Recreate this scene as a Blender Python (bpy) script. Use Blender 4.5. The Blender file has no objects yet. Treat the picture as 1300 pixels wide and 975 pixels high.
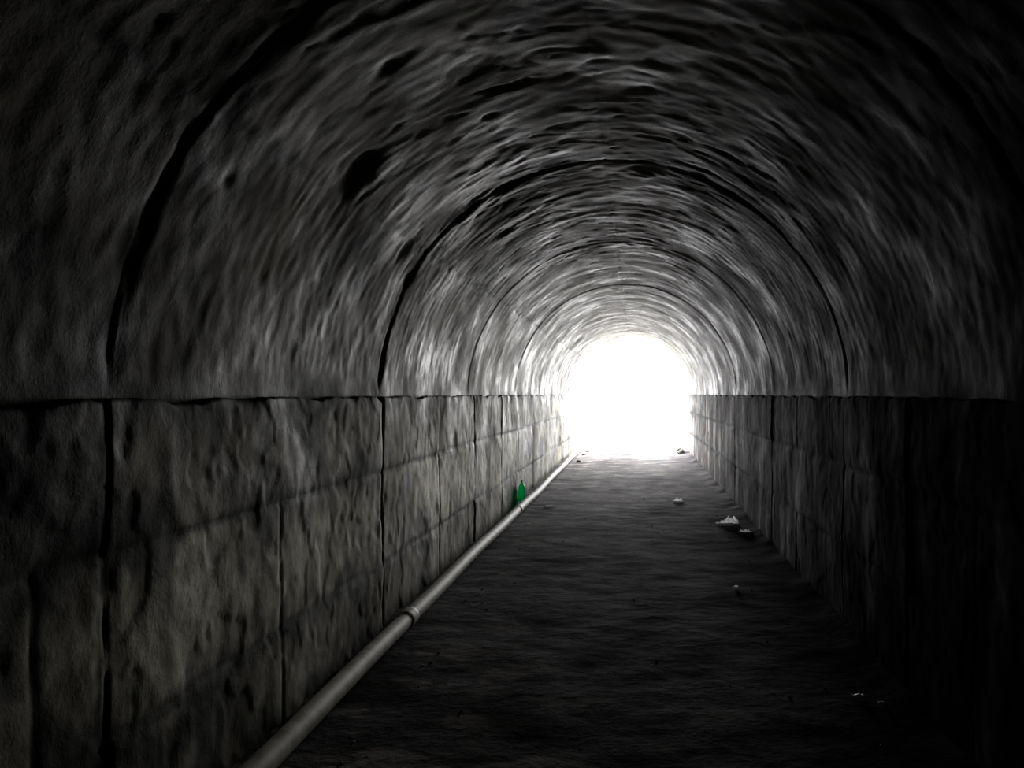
import bpy, bmesh, math, random
from mathutils import Vector, noise, Matrix
random.seed(4)
S = bpy.context.scene
COL = S.collection
R = 1.6; ZS = 1.6; YEND = 25.0; YBACK = -9.0
RINGS = [(-3.2,.6),(-0.1,.8),(2.96,1.0),(6.03,1.2),(9.2,.2),(12.75,1.0),(15.9,.25),(19.0,.7),(22.1,.4)]

def n3(x,y,z): return noise.noise(Vector((x,y,z)))
def sm(a,b,x):
    t=max(0,min(1,(x-a)/(b-a))); return t*t*(3-2*t)

def ysamples():
    ys=[]; y=YBACK
    while y<YEND:
        ys.append(y)
        y += .12 if y<1.4 else (.016 if y<7 else (.026 if y<13 else .05))
    ys.append(YEND)
    return ys
YS=ysamples()

def grid_obj(name,pts,nu,nv,mat,attrs,flip=False):
    faces=[]
    for i in range(nu-1):
        for j in range(nv-1):
            a=i*nv+j
            f=(a,a+1,a+nv+1,a+nv)
            faces.append(f[::-1] if flip else f)
    me=bpy.data.meshes.new(name); me.from_pydata(pts,[],faces)
    for k,vals in attrs.items():
        at=me.attributes.new(k,'FLOAT','POINT'); at.data.foreach_set('value',vals)
    me.polygons.foreach_set('use_smooth',[True]*len(faces))
    me.materials.append(mat); me.update()
    ob=bpy.data.objects.new(name,me); COL.objects.link(ob); return ob

# ---------------- materials
def newmat(name):
    m=bpy.data.materials.new(name); m.use_nodes=True
    nt=m.node_tree; b=nt.nodes['Principled BSDF']; return m,nt,b
def N(nt,t,**kw):
    n=nt.nodes.new(t)
    for k,v in kw.items():
        if k in n.inputs.keys(): n.inputs[k].default_value=v
        else: setattr(n,k,v)
    return n
def concrete(name,light,dark,stainc,rough=(.42,.75),bump=.5,spec=.5,fine=.25,s2=14,ov=.45):
    m,nt,b=newmat(name); L=nt.links.new
    tc=N(nt,'ShaderNodeTexCoord')
    n1=N(nt,'ShaderNodeTexNoise',Scale=2.2,Detail=5,Roughness=.6); L(tc.outputs['Object'],n1.inputs['Vector'])
    n2=N(nt,'ShaderNodeTexNoise',Scale=s2,Detail=4,Roughness=.6); L(tc.outputs['Object'],n2.inputs['Vector'])
    n4=N(nt,'ShaderNodeTexNoise',Scale=70,Detail=2,Roughness=.7); L(tc.outputs['Object'],n4.inputs['Vector'])
    r1=N(nt,'ShaderNodeValToRGB'); r1.color_ramp.elements[0].position=.36; r1.color_ramp.elements[1].position=.62
    r1.color_ramp.elements[0].color=(*dark,1); r1.color_ramp.elements[1].color=(*light,1)
    L(n1.outputs[0],r1.inputs[0])
    mx=N(nt,'ShaderNodeMixRGB',blend_type='OVERLAY'); mx.inputs[0].default_value=ov
    L(r1.outputs[0],mx.inputs[1]); L(n2.outputs[0],mx.inputs[2])
    at=N(nt,'ShaderNodeAttribute',attribute_name='stain'); 
    mx2=N(nt,'ShaderNodeMixRGB'); L(at.outputs['Fac'],mx2.inputs[0]); L(mx.outputs[0],mx2.inputs[1]); mx2.inputs[2].default_value=(*stainc,1)
    at2=N(nt,'ShaderNodeAttribute',attribute_name='tint')  # surface tone plus painted light levels along the tunnel
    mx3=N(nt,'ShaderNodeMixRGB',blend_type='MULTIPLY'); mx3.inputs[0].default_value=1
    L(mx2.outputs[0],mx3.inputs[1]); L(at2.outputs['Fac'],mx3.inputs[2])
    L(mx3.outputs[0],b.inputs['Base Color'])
    mr=N(nt,'ShaderNodeMapRange'); mr.inputs['To Min'].default_value=rough[0]; mr.inputs['To Max'].default_value=rough[1]
    mr.inputs['From Min'].default_value=.35; mr.inputs['From Max'].default_value=.65
    L(n1.outputs[0],mr.inputs['Value']); L(mr.outputs[0],b.inputs['Roughness'])
    ms=N(nt,'ShaderNodeMath',operation='MULTIPLY'); L(at2.outputs['Fac'],ms.inputs[0]); ms.inputs[1].default_value=spec
    ms.use_clamp=True
    L(ms.outputs[0],b.inputs['Specular IOR Level'])
    ma=N(nt,'ShaderNodeMath',operation='MULTIPLY_ADD'); L(n4.outputs[0],ma.inputs[0]); ma.inputs[1].default_value=fine; L(n2.outputs[0],ma.inputs[2])
    b1=N(nt,'ShaderNodeBump',Strength=bump,Distance=.02); L(ma.outputs[0],b1.inputs['Height'])
    L(b1.outputs[0],b.inputs['Normal'])
    return m
M_v=concrete('vault_concrete',(.31,.295,.222),(.17,.163,.120),(.032,.030,.022),rough=(.55,.85),bump=.15,spec=.07,s2=9,ov=.45)
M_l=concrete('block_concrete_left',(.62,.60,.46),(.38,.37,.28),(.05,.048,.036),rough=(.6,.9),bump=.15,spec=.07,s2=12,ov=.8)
M_r=concrete('block_concrete_right',(.15,.14,.13),(.05,.048,.045),(.012,.012,.011),rough=(.8,1),bump=.16,spec=.025,s2=12,ov=.7)  # darker copy of the block concrete, puts right-hand shade into colour
M_f=concrete('packed_dirt_floor',(.030,.027,.027),(.010,.0095,.010),(.24,.225,.19),rough=(.9,1),bump=.35,spec=.02,ov=.8)
M_g=concrete('outside_gravel',(.5,.48,.44),(.3,.3,.27),(.1,.1,.1),bump=.4)

# ---------------- vault (ceiling)
NT=250
pts=[];st=[];ti=[]
DIMPLES=[(4.24,43,.13,.03),(3.3,31,.04,.007),(3.6,58,.05,.012),(5.3,70,.10,.012),(7.1,55,.10,.015),(5.0,118,.12,.012),(4.6,95,.1,.012),(5.6,36,.09,.015),(6.05,62,.09,.02),(6.1,99,.13,.02),(6.0,30,.08,.015)]
def ring_info(y):
    prev=RINGS[0][0]; nxt=YEND; best=9; st_=0
    for (r,s) in RINGS:
        if r<=y: prev=r
        if r>y: nxt=min(nxt,r)
        if abs(y-r)<abs(best): best=y-r; st_=s
    return prev,nxt,best,st_
for y in YS:
    prev,nxt,d,s=ring_info(y)
    rk=round((y-d)*10)
    fr=(y-prev)/(nxt-prev) if y>prev else 0
    far=1-.35*sm(7,12,y)
    for j in range(NT):
        th=-math.radians(6)+math.radians(192)*j/(NT-1)
        c=math.cos(th); sn=math.sin(th); arc=th*R
        wob=.030*n3(arc*1.5,rk,7)+.024*n3(arc*6,rk,3)
        dd=d+wob
        gv=.40+1.5*max(0,n3(arc*1.8,rk,13)+.3)
        wd=.028*(.7+1.3*max(0,n3(arc*2.5,rk,33)+.2))
        g=math.exp(-(dd/wd)**2)*s*min(1.2,gv)
        off=.006*(fr-.3)+.009*g
        off+=.012*n3(y*1.1,arc*.8,2.0)
        up=.20+.55*sm(.45,1.2,th if th<1.57 else 3.1416-th)
        up*=far
        w1=n3(y*.9,arc*.9,91)
        wx=n3(y*1.3,arc*1.3,5)
        a=n3(y*6.0+1.2*wx,arc*4.4,1.0+n3(y*.6,arc*.6,9))
        off+=.0080*up*a*(1+1.2*w1)
        rdg=1-abs(n3(y*5.5+3,arc*3.6,8.0))*2
        off+=.008*up*sm(.6,1,rdg)*max(0,n3(y*1.4,arc*1.4,4)+.2)
        off+=.0028*far*n3(y*13,arc*10,6)
        f1=n3(y*3.4+.8*wx,arc*2.6,70)+.25*n3(y*11,arc*9,71)
        off+=.0045*sm(.08,.16,f1)*up
        f2=n3(y*7.5,arc*5.0,80)+.2*n3(y*17,arc*13,81)
        chip=sm(.28,.36,f2)*sm(-.1,.2,n3(y*1.0,arc*1.0,83))
        off+=.008*chip*up
        stn=.9*g+.6*chip*(.3+.7*sn)
        stn+=.75*math.exp(-(dd/.14)**2)*s*sm(-.2,.3,n3(arc*2.2,y*3+rk,11))
        for (dy,dt,rr,dep) in DIMPLES:
            q2=((y-dy)/(rr*1.25))**2+((arc-math.radians(dt)*R)/(rr))**2
            if q2<12:
                q2*=max(.2,1+1.1*n3(y*9,arc*9,77))
                e=math.exp(-q2*1.4); off+=dep*e; stn+=.4*e
        for sd,ss in ((37.6,1.1),(88,.8),(142,.7)):
            w=(arc-math.radians(sd)*R+.012*n3(y*.8,sd,0))/.016
            if abs(w)<4:
                e=math.exp(-w*w)*ss*(.6+abs(n3(y*6,sd,8))*1.5); off+=.007*e; stn+=.9*e
        stn+=.9*sm(.05,.35,n3(y*1.3,arc*1.2,20))*(.7+.7*n3(y*6,arc*5,21))
        stn+=.6*sm(.16,.36,n3(y*5,arc*3.4,23))
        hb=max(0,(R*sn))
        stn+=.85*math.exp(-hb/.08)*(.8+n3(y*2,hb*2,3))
        if sn<.12: off=off*sm(-.02,.12,sn)
        r_=R+.03+off
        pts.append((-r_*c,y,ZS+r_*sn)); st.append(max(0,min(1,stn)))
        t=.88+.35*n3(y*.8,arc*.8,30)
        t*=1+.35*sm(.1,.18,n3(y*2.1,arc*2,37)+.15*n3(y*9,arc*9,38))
        if c<.15: t*=1-.86*sm(-.15,.75,-c)*(1-.9*sm(9,18,y))      # shade on right haunch painted into tint, fading towards exit
        if c>.2: t*=1-.25*sm(.2,.8,c)*sm(10,7,y)  # near left haunch darkened in colour to tone down its brightness
        t*=1-.35*sm(3.6,2.4,y)  # near vault dimmed in colour as light falloff
        t*=1+.5*sm(7,12,y)  # brighter light further in, painted as paler tint
        t*=1-.5*sm(14,22,y)  # albedo lowered towards the exit to curb overbright daylight
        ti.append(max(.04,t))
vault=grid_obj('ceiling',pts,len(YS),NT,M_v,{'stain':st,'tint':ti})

# ---------------- block walls
def wall(side,name,mat,seed):
    sg=-1 if side=='L' else 1
    zs=[-.1]+[i*.018 for i in range(0,88)]+[1.59,1.6]
    caps=[.012,.03,.08,.35]
    nv=len(zs)+len(caps)
    if side=='L':
        full=[(-5.8,1),(-2.9,1),(-.2,1),(2.86,.4),(5.98,2.0),(7.74,.9),(9.44,.8),(11.3,.8),(12.9,1),(14.8,.6),(16.4,.6),(18.2,.6),(20,.6),(22,.6)]
        r1=[1.086,.45]
        part=[(2.52,.0,1.08,.7),(4.25,.0,1.08,.8),(1.2,1.08,1.6,.5)]
    else:
        full=[(-5.8,1),(-2.9,1),(-.2,1),(2.9,.6),(4.6,.5),(6.03,.9),(7.8,.6),(9.2,.6),(11.1,.6),(12.75,.8),(14.8,.6),(16.4,.6),(18.2,.6),(20,.6),(22,.6)]
        r1=[1.12,.56]; part=[(3.7,0,1.1,.5),(5.2,1.1,1.6,.4)]
    P=[];st=[];ti=[]
    for y in YS:
        idx=sum(1 for f,_ in full if f<=y)
        chipz=.040*max(0,n3(y*2.2,seed,4)+.05)+.018*max(0,n3(y*9,seed,5))
        for k in range(nv):
            z=zs[k] if k<len(zs) else 1.6
            off=0;stn=0
            row=0 if z>r1[0] else (1 if z>r1[1] else 2)
            sect=.004*math.sin(idx*2.3+seed)+.004*math.sin(row*4+idx*1.7)
            if side=='L':
                if 2.86<y<5.98: sect=.014+.004*math.sin(row*4)
                elif y<=2.86: sect=.011
            off+=sect
            wv=.018*n3(z*4,y*4,seed)
            for f,s in full:
                d=y-f+wv
                if abs(d)<.4:
                    wd=(.006+.008*s)*(.7+1.3*max(0,n3(z*3,f,seed+70)+.3))
                    e=math.exp(-(d/wd)**2)*min(s*1.2,1.4)
                    off-=.012*e; stn+=.9*e+.6*s*math.exp(-(abs(d)/.07))*max(0,.2+1.8*n3(z*3,f,seed))
            for f,z0,z1,s in part:
                d=y-f+wv
                if abs(d)<.3 and z0<z<z1:
                    e=math.exp(-(d/.015)**2)*s; off-=.005*e; stn+=.9*e
            wz=.014*n3(y*2,idx,seed+2)+.006*n3(y*9,idx,seed)
            for zr in r1:
                d=z-zr-wz
                s=(1 if zr==r1[0] else .75)
                e=math.exp(-(d/.024)**2)*s*(.8+.8*max(0,n3(y*3,zr,9)+.2))
                off-=.007*e; stn+=1.2*e+1.8*s*math.exp(-abs(d)/.10)*sm(-.05,.3,n3(y*1.3,zr*3,seed+5))*(.7+.7*n3(y*8,z*8,2))
            if side=='L' and 5.7<y<5.98 and z>1.3:
                dx=(5.98-y);dz=1.6-z
                if dx<.14 and dz<.10:
                    rr=math.hypot(1-dx/.14,1-dz/.10)
                    off-=.04*sm(.85,1.1,rr); stn+=.6*sm(.85,1.1,rr)
            top=math.exp(-(1.6-z)/.03)
            off-=.014*top*(.5+1.3*n3(y*3,1,seed))
            off+=.012*n3(y*1.3,z*1.3,seed+8)+.003*n3(y*4,z*4,seed+3)+.0025*n3(y*10,z*9,seed+3)
            f1=n3(y*2.6+.5*n3(y*6,z*6,1),z*3.2,seed+60)+.2*n3(y*11,z*11,seed+61)
            off-=.003*sm(.10,.17,f1)
            stn+=1.1*math.exp(-(1.6-chipz-z)/(.035+.11*max(0,n3(y*3,2,seed)+.15)))
            dl=.14+.6*max(0,n3(y*1.6,0,seed+6)+.1)
            dr=sm(-.08,.25,n3(y*6,z*.6,seed+7)); stn+=.9*dr*math.exp(-(1.6-z)/dl)
            stn+=.55*sm(.12,.45,n3(y*7,z*.7,seed+37))
            stn+=1.0*sm(.04,.26,n3(y*1.6,z*2.2,seed+13)+.12*n3(y*8,z*7,3))*(.6+.8*n3(y*7,z*5,seed+14))
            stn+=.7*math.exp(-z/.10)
            if side=='L' and y<2.7: stn+=.8*sm(2.64,2.56,y+wv*3)*sm(2.30,2.40,y+wv*3)*sm(.9,1.1,z)+.3
            if side=='L' and z<.5: stn+=.9*math.exp(-((y-12.2)/.5)**2)*sm(.45,.2,z)  # dark shadow shape beside the bottle, painted into the stain mask
            tt=1+.26*math.sin(idx*12.9+row*78.2+seed*3.1)+.35*n3(y*.9,z*.9,seed+17)
            tt*=1+.4*sm(.10,.17,-f1)
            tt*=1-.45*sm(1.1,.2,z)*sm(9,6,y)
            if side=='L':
                tt*=1-.5*sm(3.1,2.7,y); tt*=1-.15*sm(15,23,y); tt*=1+.25*sm(5.9,6.5,y)  # light levels in colour: near end dimmed, exit end toned down, rest raised
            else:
                tt*=.6+2.0*sm(.1,.4,n3(y*3.2,z*.7,seed+40)); tt*=1+3.2*sm(9,15,y)  # pale patches; exit glow on the far part painted as lighter tint
                tt*=1-.80*sm(8.0,4.5,y)  # near right wall dimmed in colour as shade
            off=min(off,.028)
            zz=z-chipz*sm(1.2,1.6,z)
            if k<len(zs): P.append((sg*(R-off),y,zz))
            else:
                P.append((sg*(R-off+caps[k-len(zs)]),y,zz+(.004 if k==len(zs) else .006)))
                stn=.9
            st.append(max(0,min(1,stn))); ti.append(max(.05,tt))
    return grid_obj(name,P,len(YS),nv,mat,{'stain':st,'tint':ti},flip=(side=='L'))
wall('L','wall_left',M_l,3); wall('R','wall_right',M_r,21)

# ---------------- floor
xs=[-2+.035*i for i in range(115)]
P=[];st=[];ti=[]
YF=YS[::2]+[YEND] if YS[::2][-1]!=YEND else YS[::2]
def fz(x,y):
    h=.008*n3(x*1.2,y*1.2,40)+.004*n3(x*4,y*5,41)+.0025*n3(x*12,y*12,42)
    h+=.04*sm(1.38,1.62,abs(x))*(1+n3(y*2,x,5))*(.35 if x<0 else 1)
    return h
for y in YF:
    for x in xs:
        P.append((x,y,fz(x,y)))
        pn=n3(x*2.6,y*3.6,50)+.35*n3(x*9,y*9,52)
        s_=.7*sm(.12,.34,pn)*sm(.3,-.5,x)*sm(7.0,4.6,y)+.22*sm(.22,.4,n3(x*2.4,y*4,55)+.3*n3(x*11,y*11,56))*sm(1.3,.6,x)
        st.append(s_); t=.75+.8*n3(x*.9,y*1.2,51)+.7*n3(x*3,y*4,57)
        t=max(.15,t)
        t*=1+10*sm(9.5,20,y); t*=1-.65*sm(.7,1.5,x)*sm(14,9,y)  # exit sheen on far floor painted as paler tint; darker along right
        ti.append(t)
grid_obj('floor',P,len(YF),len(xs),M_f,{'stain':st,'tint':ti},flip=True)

# ---------------- unseen end cap, added to stop light from behind the camera
P=[(-2.2,YBACK,-.2),(2.2,YBACK,-.2),(2.2,YBACK,3.6),(-2.2,YBACK,3.6)]
me=bpy.data.meshes.new('back_light_block'); me.from_pydata(P,[],[(0,1,2,3)]); me.materials.append(M_r)
for nm,v in (('stain',.3),('tint',1)):
    a=me.attributes.new(nm,'FLOAT','POINT'); a.data.foreach_set('value',[v]*4)
COL.objects.link(bpy.data.objects.new('back_light_block',me))

# ---------------- outside ground
P=[];st=[];ti=[]
gy=[YEND+.0+.4*i for i in range(40)]; gx=[-12+.4*i for i in range(61)]
for y in gy:
    for x in gx:
        P.append((x,y,-.03+.05*n3(x*.7,y*.7,60)*sm(0,2,y-YEND)-.02*max(0,y-YEND-6))); st.append(0); ti.append(1)
grid_obj('ground',P,len(gy),len(gx),M_g,{'stain':st,'tint':ti},flip=True)

# ---------------- helper: tube
def tube(name,path,rad,mat,seg=24,caps=True):
    bm=bmesh.new(); rings=[]
    n=len(path)
    for i,p in enumerate(path):
        t=(path[min(i+1,n-1)]-path[max(i-1,0)])
        if t.length<1e-6: t=Vector((0,1,0))
        t.normalize()
        sx=t.cross(Vector((0,0,1))).normalized(); sz=sx.cross(t)
        r=rad[i] if isinstance(rad,list) else rad
        rings.append([bm.verts.new(p+sx*math.cos(2*math.pi*k/seg)*r+sz*math.sin(2*math.pi*k/seg)*r) for k in range(seg)])
    for i in range(n-1):
        for k in range(seg):
            bm.faces.new((rings[i][k],rings[i][(k+1)%seg],rings[i+1][(k+1)%seg],rings[i+1][k]))
    if caps:
        bm.faces.new(rings[0]); bm.faces.new(rings[-1][::-1])
    bmesh.ops.recalc_face_normals(bm,faces=bm.faces)
    me=bpy.data.meshes.new(name); bm.to_mesh(me); bm.free()
    me.polygons.foreach_set('use_smooth',[True]*len(me.polygons)); me.materials.append(mat)
    ob=bpy.data.objects.new(name,me); COL.objects.link(ob); return ob

mp_,nt,b=newmat('grey_pvc')
tc=N(nt,'ShaderNodeTexCoord'); nn=N(nt,'ShaderNodeTexNoise',Scale=9,Detail=5); nt.links.new(tc.outputs['Object'],nn.inputs[0])
rp=N(nt,'ShaderNodeValToRGB'); rp.color_ramp.elements[0].color=(.24,.23,.17,1); rp.color_ramp.elements[1].color=(.45,.44,.35,1)
rp.color_ramp.elements[0].position=.35; rp.color_ramp.elements[1].position=.6
nt.links.new(nn.outputs[0],rp.inputs[0]); nt.links.new(rp.outputs[0],b.inputs['Base Color']); b.inputs['Roughness'].default_value=.65
b.inputs['Specular IOR Level'].default_value=.2
PR=.055
def px(y): return -1.42+.008*math.sin(y*.55)+.010*n3(y*.4,3,3)
path=[];rad=[]
y=-6.0
COLL=[-.0,6.0,11.6,18.0,24.0]
while y<25.2:
    near=min(COLL,key=lambda c:abs(c-y)); d=y-near
    r=PR
    if abs(d)<.07: r=PR+.007
    elif abs(d)<.08: r=PR+.004
    path.append(Vector((px(y),y,.070+.004*math.sin(y*1.7)))); rad.append(r)
    y+=.02 if abs(d)<.2 else .08
e0=path[-1].copy()
for i in range(1,9):
    a=math.pi/2*i/8*.8
    path.append(e0+Vector((.25*(1-math.cos(a)),.25*math.sin(a),.0))); rad.append(PR)
l=path[-1].copy(); dr=(path[-1]-path[-2]).normalized()
path.append(l+dr*.25); rad.append(PR)
pipe=tube('drain_pipe',path,rad,mp_)

# ---------------- green bottle
mb,nt,b=newmat('green_plastic'); b.inputs['Base Color'].default_value=(.03,.70,.32,1); b.inputs['Roughness'].default_value=.2
tr=N(nt,'ShaderNodeBsdfTranslucent'); tr.inputs[0].default_value=(.01,.5,.22,1)
tp=N(nt,'ShaderNodeBsdfTransparent'); tp.inputs[0].default_value=(.05,.75,.40,1)
m1=N(nt,'ShaderNodeMixShader'); m1.inputs[0].default_value=.65; nt.links.new(tr.outputs[0],m1.inputs[1]); nt.links.new(tp.outputs[0],m1.inputs[2])
m2=N(nt,'ShaderNodeMixShader'); m2.inputs[0].default_value=.7; nt.links.new(b.outputs[0],m2.inputs[1]); nt.links.new(m1.outputs[0],m2.inputs[2])
nt.links.new(m2.outputs[0],nt.nodes['Material Output'].inputs['Surface'])
mc,nt,b=newmat('green_cap'); b.inputs['Base Color'].default_value=(.02,.45,.16,1)
prof=[(.0,.006),(.03,.0),(.05,.006),(.055,.03),(.055,.07),(.050,.09),(.055,.11),(.055,.16),(.051,.175),(.054,.19),(.047,.225),(.03,.262),(.017,.285),(.0145,.30)]
bm=bmesh.new(); sg=28; rg=[]
def brad(r,z,k):
    if z<.02: return r*(1-.07*abs(math.sin(2.5*2*math.pi*k/sg)))
    return r*(1+.05*n3(math.cos(2*math.pi*k/sg)*1.5,z*20,math.sin(2*math.pi*k/sg)*1.5))
for r,z in prof[1:]:
    rg.append([bm.verts.new((brad(r,z,k)*math.cos(2*math.pi*k/sg),brad(r,z,k)*math.sin(2*math.pi*k/sg),z)) for k in range(sg)])
for i in range(len(rg)-1):
    for k in range(sg): bm.faces.new((rg[i][k],rg[i][(k+1)%sg],rg[i+1][(k+1)%sg],rg[i+1][k]))
bm.faces.new(rg[0][::-1]); nb=len(bm.faces)
cap=[[bm.verts.new((r*math.cos(2*math.pi*k/sg),r*math.sin(2*math.pi*k/sg),z)) for k in range(sg)] for r,z in ((.019,.297),(.019,.316),(.016,.32))]
for i in range(2):
    for k in range(sg): bm.faces.new((cap[i][k],cap[i][(k+1)%sg],cap[i+1][(k+1)%sg],cap[i+1][k]))
bm.faces.new(cap[-1]); bm.faces.new(cap[0][::-1])
bm.faces.ensure_lookup_table()
for i,f in enumerate(bm.faces): f.smooth=True; f.material_index=0 if i<nb else 1
me=bpy.data.meshes.new('plastic_bottle'); bm.to_mesh(me); bm.free(); me.materials.append(mb); me.materials.append(mc)
bo=bpy.data.objects.new('plastic_bottle',me); COL.objects.link(bo)
bo.location=(-1.535,12.8,.022)

# ---------------- litter & stones
def simple(name,c,r,transl=0):
    m,nt,b=newmat(name); tc=N(nt,'ShaderNodeTexCoord'); nn=N(nt,'ShaderNodeTexNoise',Scale=12,Detail=4)
    nt.links.new(tc.outputs['Object'],nn.inputs[0]); rp=N(nt,'ShaderNodeValToRGB')
    rp.color_ramp.elements[0].color=(*[v*.7 for v in c],1); rp.color_ramp.elements[1].color=(*c,1)
    rp.color_ramp.elements[0].position=.35; rp.color_ramp.elements[1].position=.6
    nt.links.new(nn.outputs[0],rp.inputs[0]); nt.links.new(rp.outputs[0],b.inputs['Base Color']); b.inputs['Roughness'].default_value=r
    if transl:
        tr=N(nt,'ShaderNodeBsdfTranslucent'); nt.links.new(rp.outputs[0],tr.inputs['Color'])
        ms=N(nt,'ShaderNodeMixShader'); ms.inputs[0].default_value=transl
        nt.links.new(b.outputs[0],ms.inputs[1]); nt.links.new(tr.outputs[0],ms.inputs[2])
        nt.links.new(ms.outputs[0],nt.nodes['Material Output'].inputs['Surface'])
    return m
M_w=simple('white_plastic_film',(.95,.94,.91),.35,.75)
M_s=simple('stone',(.30,.29,.27),.8)
def sheet(name,loc,w,l,h,seed,mat=M_w,n=26):
    bm=bmesh.new(); V=[]
    for i in range(n):
        for j in range(n):
            u=i/(n-1)*2-1; v=j/(n-1)*2-1
            edge=1+.25*n3(u*2,v*2,seed)
            x=u*w/2*edge*(1-.25*(1-v)/2); y=v*l/2*(1+.3*n3(v*2,u*2,seed+4))
            rise=((1-v)/2)**1.2*(1-.5*u*u)
            z=h*rise*(.55+.9*abs(n3(u*2.2+seed,v*1.0,seed)))+h*.18*abs(n3(u*4,v*4,seed+2))
            V.append(bm.verts.new((x,y,z+.003)))
    for i in range(n-1):
        for j in range(n-1):
            bm.faces.new((V[i*n+j],V[(i+1)*n+j],V[(i+1)*n+j+1],V[i*n+j+1]))
    me=bpy.data.meshes.new(name); bm.to_mesh(me); bm.free(); me.materials.append(mat)
    o=bpy.data.objects.new(name,me); COL.objects.link(o)
    o.location=(loc[0],loc[1],fz(loc[0],loc[1])+.004); o.rotation_euler=(0,0,.15*math.sin(seed*5)); return o
sheet('crumpled_plastic_bag',(1.30,10.7),.28,.16,.12,1.3)
sheet('crumpled_plastic_bag',(1.42,10.0),.17,.12,.08,2.2)
sheet('crumpled_plastic_bag',(.78,13.0),.17,.10,.06,3.7)
sheet('paper_scrap',(1.34,4.62),.07,.05,.025,5.1,n=10)
sheet('paper_scrap',(1.43,4.5),.04,.04,.02,5.9,n=10)
sheet('paper_scrap',(-1.08,12.4),.20,.07,.02,6.6,n=12)
sheet('paper_scrap',(.98,7.2),.05,.05,.03,7.6,n=10)
bm=bmesh.new()
def pebble(x,y,s,sub,seed):
    r=bmesh.ops.create_icosphere(bm,subdivisions=sub,radius=1)
    for v in r['verts']:
        f=1+.45*noise.noise(v.co*1.4+Vector((seed,0,0)))
        v.co=Vector((v.co.x*s*f+x,v.co.y*s*f*.85+y,v.co.z*s*.6*f+fz(x,y)+s*.3))
i=0
for (x,y,s) in [(1.38,23.6,.10),(1.38,24.2,.12),(-1.2,24.2,.06),(-1.22,22.9,.05),(-1.22,20.6,.05)]:
    i+=1; pebble(x,y,s,3,i*1.7)
for k in range(120):
    x=random.uniform(-1.1,1.25); y=random.uniform(3,24)
    if random.random()<.5: x=random.choice([-1.12,1.25])+random.gauss(0,.05)
    pebble(x,y,random.uniform(.004,.010),1,k)
me=bpy.data.meshes.new('gravel'); bm.to_mesh(me); bm.free(); me.materials.append(M_s)
COL.objects.link(bpy.data.objects.new('gravel',me))

# ---------------- light
w=bpy.data.worlds.new('sky'); S.world=w; w.use_nodes=True
bg=w.node_tree.nodes['Background']; bg.inputs[0].default_value=(.97,.96,1.0,1); bg.inputs[1].default_value=29
pl=bpy.data.lights.new('exit_portal','AREA'); pl.shape='RECTANGLE'; pl.size=3.6; pl.size_y=3.4; pl.cycles.is_portal=True
po=bpy.data.objects.new('exit_portal',pl); COL.objects.link(po); po.location=(0,YEND+.02,1.6); po.rotation_euler=(math.radians(-90),0,0)
sl=bpy.data.lights.new('sun','SUN'); sl.energy=1.9; sl.angle=math.radians(12); sl.color=(1,.98,.94)
so=bpy.data.objects.new('sun',sl); COL.objects.link(so); so.location=(3,32,5)
d=Vector((-math.sin(math.radians(5)),-math.cos(math.radians(5)),-math.tan(math.radians(2))))
so.rotation_euler=d.to_track_quat('-Z','Y').to_euler()

S.view_settings.view_transform='Standard'
cam=bpy.data.cameras.new('camera'); cam.sensor_width=36; cam.lens=1100/1300*36; cam.shift_x=-158/1300; cam.shift_y=12.5/1300
co=bpy.data.objects.new('camera',cam); COL.objects.link(co); co.location=(.16,0,1.62); co.rotation_euler=(math.radians(90),0,0)
cam.clip_end=500
S.camera=co
